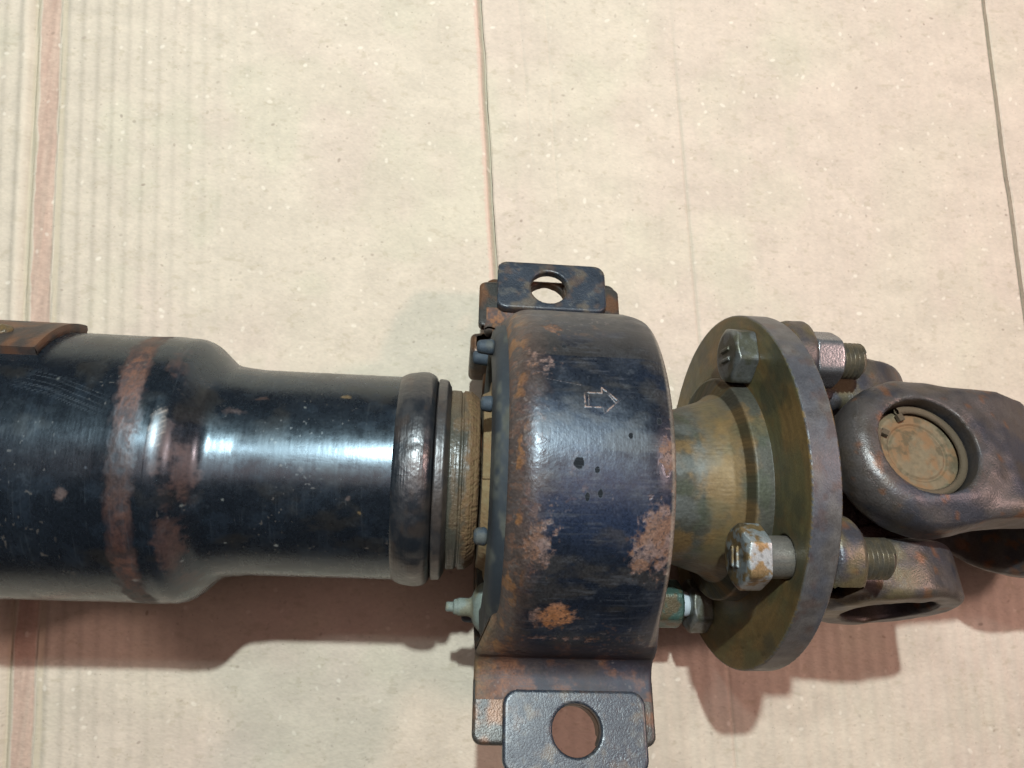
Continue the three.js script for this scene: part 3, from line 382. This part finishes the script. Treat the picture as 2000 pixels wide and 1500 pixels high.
{ // lower clamp half under the cushion, its bolt and the grease fitting
  const g = grid(120, 48, (u, v) => {
    const a = lerp(R(96), R(264), u), k = v, xl = 12, xr = 64, t = 4.2; let x, o; if (k < 0.5) { const q = k * 2; x = xl + (xr - xl) * (0.5 - 0.5 * cos(PI * q)); o = -1.2 * pow(abs(2 * q - 1), 8); } else { const q = k * 2 - 1; x = xr - (xr - xl) * (0.5 - 0.5 * cos(PI * q)); o = -t + 1.2 * pow(abs(2 * q - 1), 8); }
    return [x, (64.5 + o) * cos(a), (64.5 + o) * sin(a)];
  }, { flip: true });
  const C = [], p = g.attributes.position; for (let i = 0; i < p.count; i++) C.push(...footTint([p.getX(i), p.getY(i), p.getZ(i)], [0, 1, 0])); g.setAttribute('color', new THREE.Float32BufferAttribute(C, 3));
  const lower = part('lower_clamp', g, forged, shaft, { turn: true });
  for (const sg of [1, -1]) part('clamp_ear', nets((x, y, z) => smax(8.6 - hypot(x - (sg > 0 ? 45.4 : 38.8), z - sg * 88.6), smin(slab(x - 41, y + 6.3, z - sg * (sg > 0 ? 75 : 79), sg > 0 ? 26 : 29.5, 2.5, sg > 0 ? 15 : 19.5, 4, 1.3), sg > 0 ? 99 : rbox(x - 12.0, y + 15, z - sg * 63, 6.5, 13, 5.5, 2.5), 4), 0.8), [4, -31, sg > 0 ? 54 : -101], [71, -2, sg > 0 ? 101 : -54], 1.0, footTint), forged, lower, { turn: true });
  const hexD = (y, z, af) => { const q = [0, 1, 2].map((k) => abs(y * cos(k * PI / 3) + z * sin(k * PI / 3))); return max(...q) - af / 2; };
  const gy = -20.5, gz = 47.5; // green nut on the clamp bolt, standing out to the right
  const nutG = nets((x, y, z) => { const Y = y - gy, Z = z - gz, r = hypot(Y, Z); return smax(smax(hexD(Y, Z, 17.6), abs(x - 90) - 6.6, 0.8), r + max(0, abs(x - 90) - 5.2) * 1.4 - 9.8, 0.6); }, [82, gy - 12, gz - 12], [98, gy + 12, gz + 12], 0.5, (q, n) => mix([0.055, 0.105, 0.085], mix(OCHRE, RUST_DARK, 0.5), ss(0.52, 0.66, fbm(q[0] / 4, q[1] / 4, q[2] / 4, 4)) * 0.7));
  part('clamp_nut', nutG, std({ ...grainMaps, vertexColors: true, roughness: 0.5, bumpScale: 0.0002, metalness: 0.3 }), lower, {}).userData.label = 'green hexagon nut with a white bolt end beside the strap';
  const st = rev(fillet([[48, 0.01], [48, 5], [99, 5, 1], [101.6, 4.2, 1], [102, 0.01]], 0.8, 4), 40); st.translate(0, gy, gz);
  part('clamp_bolt', st, std({ color: new THREE.Color().setRGB(0.42, 0.47, 0.50), ...{ roughnessMap: grainMaps.roughnessMap }, roughness: 0.8 }), lower, {});
  // pale greenish grease fitting
  const zy = -3, zz = 48.5, pale = tintPlain([0.19, 0.22, 0.19], 0.8, 5, [0.17, 0.15, 0.09]);
  const fit = nets((x, y, z) => { const r = hypot(y - zy, z - zz); let d = hypot((x - 15.5) / 0.62, (y - zy) / 1, (z - zz) / 1) - 9.5; d *= 0.62; d = smin(d, rcyl(r, x - 8, 3.4, 3.2, 0.6), 1.2); d = smin(d, rcyl(r, x - 4.8, 3.0, 1.6, 0.6), 0.6); return smin(d, rcyl(r, x - 2.2, 1.9, 2.0, 0.7), 0.5); }, [-1, zy - 13, zz - 13], [24, zy + 13, zz + 13], 0.55, pale);
  part('grease_fitting', fit, rubberV, shaft, {}).userData.label = 'pale green grease fitting on the bearing cushion';
}
// ---- companion flange
{
  const hub = rev(fillet([[60, 27], [60.5, 30.2], [86, 30.0, 12], [98, 34.0, 4], [101.4, 36.5, 0.8], [102.0, 43.2, 1.2], [108.8, 43.4, 1.0], [109.2, 46]], 2, 8), 144);
  const olive = (x, r, a) => {
    const s = a * r * 0.0174, n = fbm(x / 9, s / 12, 3, 4), n1 = fbm(x / 4 + 5, s / 5, r / 6, 4), n2 = fbm(x / 1.3, s / 1.3, r / 1.4, 3), str = fbm(x / 5, s / 0.8, 5, 2);
    let c = mix([0.045, 0.042, 0.032], [0.078, 0.073, 0.056], n1); c = mix(c, [0.17, 0.10, 0.036], ss(0.44, 0.66, n) * 0.8); c = mix(c, [0.055, 0.062, 0.036], ss(0.5, 0.7, fbm(x / 8 + 40, s / 10, 9, 4)) * 0.6); c = mix(c, [0.13, 0.135, 0.125], ss(0.38, 0.60, fbm(x / 10 + 70, s / 8, 19, 4)) * 0.65 * ss(98, 80, x)); c = c.map((k) => k * (0.7 + 0.6 * fbm(x / 0.7, s / 0.5, 29, 2))); c = mix(c, OCHRE, ss(88, 93, x) * ss(103, 97, x) * 0.45 * n1 * 1.6);
    return [...c, 0.42 + 0.22 * n + 0.1 * n2, 0.5 + 0.35 * (n2 - 0.5) + 0.25 * (str - 0.5)];
  };
  const hubP = part('hub', hub, revMat(hub, 512, 1024, olive, { bumpScale: 0.0003, metalness: 0.25 }), shaft, { tilt: true });
  hubP.userData.label = 'olive stained hub with a turned step';
  // disc with four clearance holes: face, rim and back
  const RD = 68.2, X0 = 108.3, X1 = 118.6, disc = nets((x, y, z) => {
    const r = hypot(y, z); let d = rcyl(r, x - (X0 + X1) / 2, RD, (X1 - X0) / 2, 0.6); for (const k of [45, 135, 225, 315]) { const q = 7.4 - hypot(y - 54 * cos(R(k)), z - 54 * sin(R(k))); d = smax(d, q, 0.5); } return d;
  }, [X0 - 2, -70, -70], [X1 + 2, 70, 70], 0.8, (p, n) => {
    const r = hypot(p[1], p[2]), a = atan2(p[2], p[1]), n1 = fbm(p[1] / 12, p[2] / 12, 4, 4), n2 = fbm(p[1] / 3, p[2] / 3, p[0] / 3 + 2, 4), n3 = 0.55 * fbm(r / 7 + 7, a * 1.6 + 20, 9, 4) + 0.45 * fbm(p[1] / 14 + 7, p[2] / 14 + 9, 12, 4);
    if (r > RD - 1.2 && abs(n[0]) < 0.85) { let c = mix([0.072, 0.067, 0.063], [0.118, 0.111, 0.104], ss(0.2, 0.8, n2)); c = mix(c, [0.05, 0.060, 0.082], ss(0.45, 0.65, fbm(a * 5 + 9, p[0] / 10, 6, 3)) * 0.5); return mix(c, RUST_DARK, ss(0.58, 0.74, fbm(a * 12 + 20, p[0] / 4, 9, 3)) * 0.35); }
    let c = mix([0.110, 0.096, 0.044], [0.155, 0.125, 0.050], n1); c = mix(c, [0.22, 0.130, 0.045], ss(0.40, 0.60, n3) * 0.8); c = c.map((k) => k * (0.75 + 0.5 * fbm(r / 0.9, a * 7 + 40, 33, 2))); c = mix(c, [0.045, 0.050, 0.034], ss(0.50, 0.7, fbm(p[1] / 16 + 30, p[2] / 16, 3, 4)) * 0.6); return mix(c, [0.15, 0.085, 0.03], ss(0.56, 0.7, n2) * 0.35);
  });
  const dp = part('flange_disc', disc, std({ ...grainMaps, vertexColors: true, roughness: 0.55, bumpScale: 0.00008, metalness: 0.1 }), shaft, { turn: true, tilt: true });
  dp.userData.label = 'round olive stained flange disc with worn steel rim';

  // bolts: one backed out of its hole without a nut, the others seated with nuts
  const hexD = (y, z, af, t) => max(...[0, 1, 2].map((k) => abs(y * cos(k * PI / 3 + t) + z * sin(k * PI / 3 + t)))) - af / 2;
  const galv = (p, n) => { const a = fbm(p[0] / 4, p[1] / 4, p[2] / 4, 4), b = fbm(p[0] / 1.6, p[1] / 1.6, p[2] / 1.6 + 4, 3); return mix(mix([0.12, 0.12, 0.115], [0.22, 0.23, 0.22], b), [0.085, 0.080, 0.042], ss(0.40, 0.62, a) * 0.75); };
  const flaky = (p, n) => { const a = fbm(p[0] / 5, p[1] / 5, p[2] / 5 + 2, 4); const b = fbm(p[0] / 1.8, p[1] / 1.8, p[2] / 1.8 + 7, 3); return mix(mix(mix([0.22, 0.145, 0.062], [0.32, 0.22, 0.11], b), [0.36, 0.39, 0.39], ss(0.41, 0.50, a + 0.3 * (b - 0.5))), [0.06, 0.05, 0.035], ss(0.58, 0.70, fbm(p[0] / 4 + 3, p[1] / 4, p[2] / 4, 3)) * 0.7); };
  [[45, 0, 0.35, false, 1.9], [-45, 8.6, 0.1, true, 0.3], [135, 8.6, 0.2, true, 0.7], [225, 8.6, 0.5, true, 1.2]].forEach(([k, in_, tw, nut, mk0], i) => {
    const cy = 54 * cos(R(k)), cz = 54 * sin(R(k)), h0 = 91.4 + in_, hx = h0 + 4.2, tip = h0 + 53;
    const head = nets((x, y, z) => {
      const Y = y - cy, Z = z - cz, r = hypot(Y, Z); let d = smax(smax(hexD(Y, Z, 19.6, tw), abs(x - hx) - 4.2, 0.5), (r - 10.9 + max(0, hx - 2.9 - x) * 1.5) * 0.62, 0.5);
      const c0 = cos(mk0), s0 = sin(mk0), q1 = Y * c0 + Z * s0, q2 = -Y * s0 + Z * c0; const mk = rbox(x - h0, q1, abs(q2) - 1.9, 0.75, 3.4, 0.75, 0.3); return smin(d, mk, 0.3);
    }, [h0 - 1.5, cy - 13, cz - 13], [h0 + 10, cy + 13, cz + 13], 0.42, nut ? galv : flaky);
    const b = part('flange_bolt', head, steelV, shaft, { turn: true, tilt: true });
    b.userData.label = nut ? 'hexagon bolt seated on the flange' : 'flaking hexagon bolt backed out of its hole';
    const pr = [[h0 + 7, 7.0], [tip - 20, 7.0]]; for (let q = 0; q < 11; q++) { const x = tip - 19.5 + q * 1.75; pr.push([x, 5.75], [x + 0.12, 5.75], [x + 0.8, 7.0], [x + 0.95, 7.0], [x + 1.63, 5.75]); } pr.push([tip + 0.2, 5.4], [tip + 0.4, 0.01]);
    const sg = rev(pr, 40); const C = [], pp = sg.attributes.position; for (let q = 0; q < pp.count; q++) C.push(...(pp.getX(q) < tip - 20 ? mix([0.20, 0.20, 0.19], [0.30, 0.26, 0.22], noise(pp.getX(q), pp.getY(q), pp.getZ(q))) : mix([0.12, 0.115, 0.10], [0.22, 0.17, 0.10], noise(pp.getX(q), pp.getY(q) / 2, pp.getZ(q) / 2)))); sg.setAttribute('color', new THREE.Float32BufferAttribute(C, 3)); for (let q = 0; q < pp.count; q++) { const x = pp.getX(q); if (x > tip - 19.8 && x < tip - 0.4) pp.setX(q, x + 0.875 * ((sg.attributes.uv.getY(q) * 2) - 1) * ss(tip - 0.4, tip - 1.6, x) * ss(tip - 19.8, tip - 18.6, x)); } sg.translate(0, cy, cz);
    part('threaded_shank', sg, steelV, b, { turn: true, tilt: true });
    if (nut) { const n0 = 130.8; part('nut', nets((x, y, z) => { const Y = y - cy, Z = z - cz, r = hypot(Y, Z), X = x - n0 - 6; return smax(smax(smax(hexD(Y, Z, 19.6, tw + 0.25), abs(X) - 6, 0.5), (r - 11.0 + max(0, abs(X) - 4.6) * 1.5) * 0.6, 0.5), 6 - r, 0.4); }, [n0 - 1, cy - 13, cz - 13], [n0 + 13, cy + 13, cz + 13], 0.55, (p) => mix([0.11, 0.115, 0.12], [0.20, 0.205, 0.21], fbm(p[0] / 5, p[1] / 5, p[2] / 5, 3))), std({ ...grainMaps, vertexColors: true, roughness: 0.34, bumpScale: 0.00006, metalness: 0.5 }), b, { turn: true, tilt: true }); }
  });
}
// ---- universal joint: flange yoke, cross, second yoke
const JX = 165;
const forgeTint = (p, n) => {
  const a = fbm(p[0] / 14, p[1] / 14, p[2] / 14, 4), b = fbm(p[0] / 4, p[1] / 4, p[2] / 4 + 5, 4), d = fbm(p[0] / 8 + 9, p[1] / 8, p[2] / 8, 4);
  let c = mix([0.078, 0.066, 0.060], [0.105, 0.092, 0.086], b); c = mix(c, [0.044, 0.048, 0.062], ss(0.44, 0.60, a) * 0.8); c = mix(c, [0.080, 0.058, 0.036], ss(0.48, 0.70, d) * 0.5); c = mix(c, RUST, ss(0.66, 0.73, fbm(p[0] / 5 + 3, p[1] / 5 + 8, p[2] / 5, 3)) * 0.6); return c;
};
{
  const yoke1 = nets((x, y, z) => {
    const a = x - JX, r = hypot(y, z), w = abs(z); let d = rcyl(r, a + 40.2, 46, 5.6, 3);
    for (const k of [45, 135, 225, 315]) d = smin(d, rcyl(hypot(y - 54 * cos(R(k)), z - 54 * sin(R(k))), a + 40.2, 14.2, 5.8, 3), 4);
    let lug = rcyl(hypot(a, y), w - 36.5, 26.5, 11, 2.6); lug = smin(lug, rbox(a + 19, y, w - 37 - 0.06 * a, 22, 24.5 - 0.05 * a, 9.5, 4), 6); d = smin(d, lug, 9);
    d += 0.6 * (fbm(x / 6, y / 6, z / 6 + 9, 2) - 0.5); d = smax(d, 16.8 - hypot(a, y), 1.0); return smax(d, -(abs(z) - 25.5 + max(0, -a - 14) * 1.0), 5) ;
  }, [116, -71, -50], [196, 71, 50], 1.25, (p, n) => { let c = forgeTint(p, n); const o = ss(0.42, 0.62, fbm(p[0] / 7, p[1] / 7 + 30, p[2] / 7, 4)); c = mix(c, [0.16, 0.125, 0.055], o * ss(176, 150, p[0]) * 0.7); return c; });
  const y1 = part('flange_yoke', yoke1, forged, shaft, { turn: true, tilt: true }); y1.userData.label = 'forged yoke bolted behind the flange, with empty bores';
  const cross = nets((x, y, z) => { const a = x - JX; let d = hypot(a, y, z) - 19; d = smin(d, rcyl(hypot(a, z), y, 11.5, 38, 1), 5); d = smin(d, rcyl(hypot(a, y), z, 11.5, 30, 1), 5); d = smin(d, rcyl(hypot(a, z), abs(y) - 24, 15.5, 4, 1), 1.5); return smin(d, rcyl(hypot(a, y), abs(z) - 22, 15, 4, 1), 1.5); }, [140, -41, -33], [190, 41, 33], 1.1, (p, n) => mix([0.045, 0.024, 0.019], [0.085, 0.040, 0.030], fbm(p[0] / 4, p[1] / 4, p[2] / 4, 4)));
  part('joint_cross', cross, std({ ...grainMaps, vertexColors: true, roughness: 0.9, bumpScale: 0.0006 }), shaft, { turn: true, tilt: true });
  const yoke2 = nets((x, y, z) => {
    const a = x - JX, v = abs(y); let lug = rcyl(hypot(a, z), v - 37.5, 28.8, 9.8, 3.2); lug = smax(lug, (hypot(a, z) + 0.8 * v - 61.8) * 0.78, 2.5); lug = smin(lug, rbox(a - 31, v - 37.5, z, 35, 9.6, 26.2 - max(0, a - 8) * 0.06, 3), 5); lug = smax(lug, (v + 0.40 * a - 59.5) * 0.92, 1.0); if (y < 0) lug = smax(lug, z - 19 + 0.10 * max(0, a), 3); lug = smax(lug, (v + 1.5 * a - 117) * 0.55, 2.5); lug = smax(lug, (v + 0.6 * abs(z) - 60.2) * 0.86, 1.5);
    let body = hypot((a - 74) / 1.0, y / 1.30, z / 1.0) - 31.5; body = smin(body, rcyl(hypot(y, z), a - 110, 29.5, 55, 2), 10); body = smin(body, rcyl(hypot(y, z), a - 92, 32.5, 6, 2.5), 3);
    let d = smin(lug, body, 9); const q = a - 36, cav = q < 0 ? v - 28 : hypot(q / 1.0, v) - 28; d = smax(d, -cav, 4); d += 0.7 * (fbm(x / 7, y / 7, z / 7 + 3, 2) - 0.5);
    return smax(d, 17.9 - hypot(a, z) - (v < 20 ? 40 : 0), 1.0);
  }, [130, -52, -36], [300, 52, 36], 1.3, forgeTint);
  const y2 = part('shaft_yoke', yoke2, forged, shaft, { turn: true, tilt: true }); y2.userData.label = 'rounded forged yoke holding a rusty bearing cap';
  for (const sg of [1, -1]) {
    const prof = fillet([[20, 0.01], [20, 17.3], [38.6, 17.3, 1.6], [40.6, 15.0, 0.8], [40.6, 11.4, 0.6], [39.7, 10.6, 0.5], [40.5, 9.6, 0.6], [40.8, 5, 1], [40.2, 0.01]], 0.8, 5), g = rev(prof, 80); g.rotateZ(PI / 2); if (sg < 0) g.rotateX(PI); g.translate(JX, 0, 0);
    const at = g.userData.at; const cap = part('bearing_cap', g, std({ ...bake(256, 512, (u, v) => { const [x, r] = at(u), X = r * cos(v * 2 * PI), Y = r * sin(v * 2 * PI), n = fbm(X / 5, Y / 5, 3, 4), n2 = fbm(X / 1.4, Y / 1.4, 8, 3); let c = mix([0.10, 0.075, 0.042], [0.165, 0.125, 0.072], n2); c = mix(c, [0.17, 0.082, 0.030], ss(0.42, 0.66, n) * 0.65); c = mix(c, [0.055, 0.045, 0.022], ss(0.50, 0.7, fbm(X / 4 + 9, Y / 4, 6, 4)) * 0.7); return [...c, 0.85, 0.5 + 0.6 * (n2 - 0.5)]; }), bumpScale: 0.0004 }), y2, { turn: true, tilt: true }); if (sg > 0) cap.userData.label = 'ochre rusted round bearing cap';
    const tor = new THREE.TorusGeometry(16.1, 1.5, 8, 90, R(318)); tor.rotateX(-PI / 2); tor.rotateY(R(150)); tor.scale(1, 0.8, 1); tor.translate(JX, sg * 42.2, 0); const ears = [[150], [108]].map(([d]) => { const e = new THREE.BoxGeometry(2.6, 1.6, 2.2); e.rotateY(R(d)); e.translate(JX + 13.6 * cos(R(d)), sg * 42.1, -13.6 * sin(R(d))); return e; });
    part('snap_ring', mergeGeometries([tor, ...ears]), std({ color: new THREE.Color().setRGB(0.085, 0.060, 0.034), roughness: 0.8, bumpMap: grainMaps.bumpMap, bumpScale: 0.0002 }), cap, { turn: true, tilt: true });
  }
}

// ---------------------------------------------------------------- the lamps, all out of view
{
  for (const [name, label, at, r, glow, tone] of [['unseen_lamp', 'small bright bare bulb hanging above the bearing bracket', LAMP, 0.011, 3, [0.80, 0.97, 1]], ['unseen_lamp_001', 'dim cool white bulb hanging above the wide tube', LAMP2, 0.024, 1.2, [0.80, 0.95, 1]], ['unseen_lamp_002', 'pinkish bulb hanging beyond the universal joint', LAMP3, 0.04, 1.2, [1, 0.6, 0.55]]]) {
  const lamp = thing(name, label, 'lamp'); lamp.position.copy(at);
  const bulb = new THREE.Mesh(new THREE.SphereGeometry(r, 32, 20), std({ color: 0xffffff, emissive: new THREE.Color().setRGB(...tone), emissiveIntensity: glow })); bulb.name = 'bulb'; lamp.add(bulb);
  const sock = new THREE.Mesh(new THREE.LatheGeometry([[0.0005, r + 0.058], [0.013, r + 0.058], [0.013, r + 0.014], [0.010, r + 0.002], [0.0005, r + 0.002]].map(([x, y]) => new THREE.Vector2(x, y)), 32), std({ color: 0x1a1a1a, roughness: 0.5 })); sock.name = 'socket'; lamp.add(sock);
  const cord = new THREE.Mesh(new THREE.CylinderGeometry(0.003, 0.003, 1.2, 12), std({ color: 0x111111, roughness: 0.6 })); cord.position.y = r + 0.658; cord.name = 'cord'; lamp.add(cord);
  }
  scene.add(key, side, warm);
  const ceil = thing('unseen_ceiling_panel', 'long warm ceiling lamp panel', 'lamp'); ceil.position.copy(PANEL);
  const face = new THREE.Mesh(new THREE.BoxGeometry(1.6, 0.008, 1.1), std({ color: 0xffffff, emissive: new THREE.Color().setRGB(1, 0.62, 0.58), emissiveIntensity: 0.3 })); face.name = 'diffuser'; ceil.add(face);
  const box = new THREE.Mesh(new THREE.BoxGeometry(1.64, 0.05, 1.14), std({ color: 0xcccccc, roughness: 0.6 })); box.position.y = 0.03; box.name = 'housing'; ceil.add(box);
  scene.add(fill);
}
renderer.render(scene, camera);
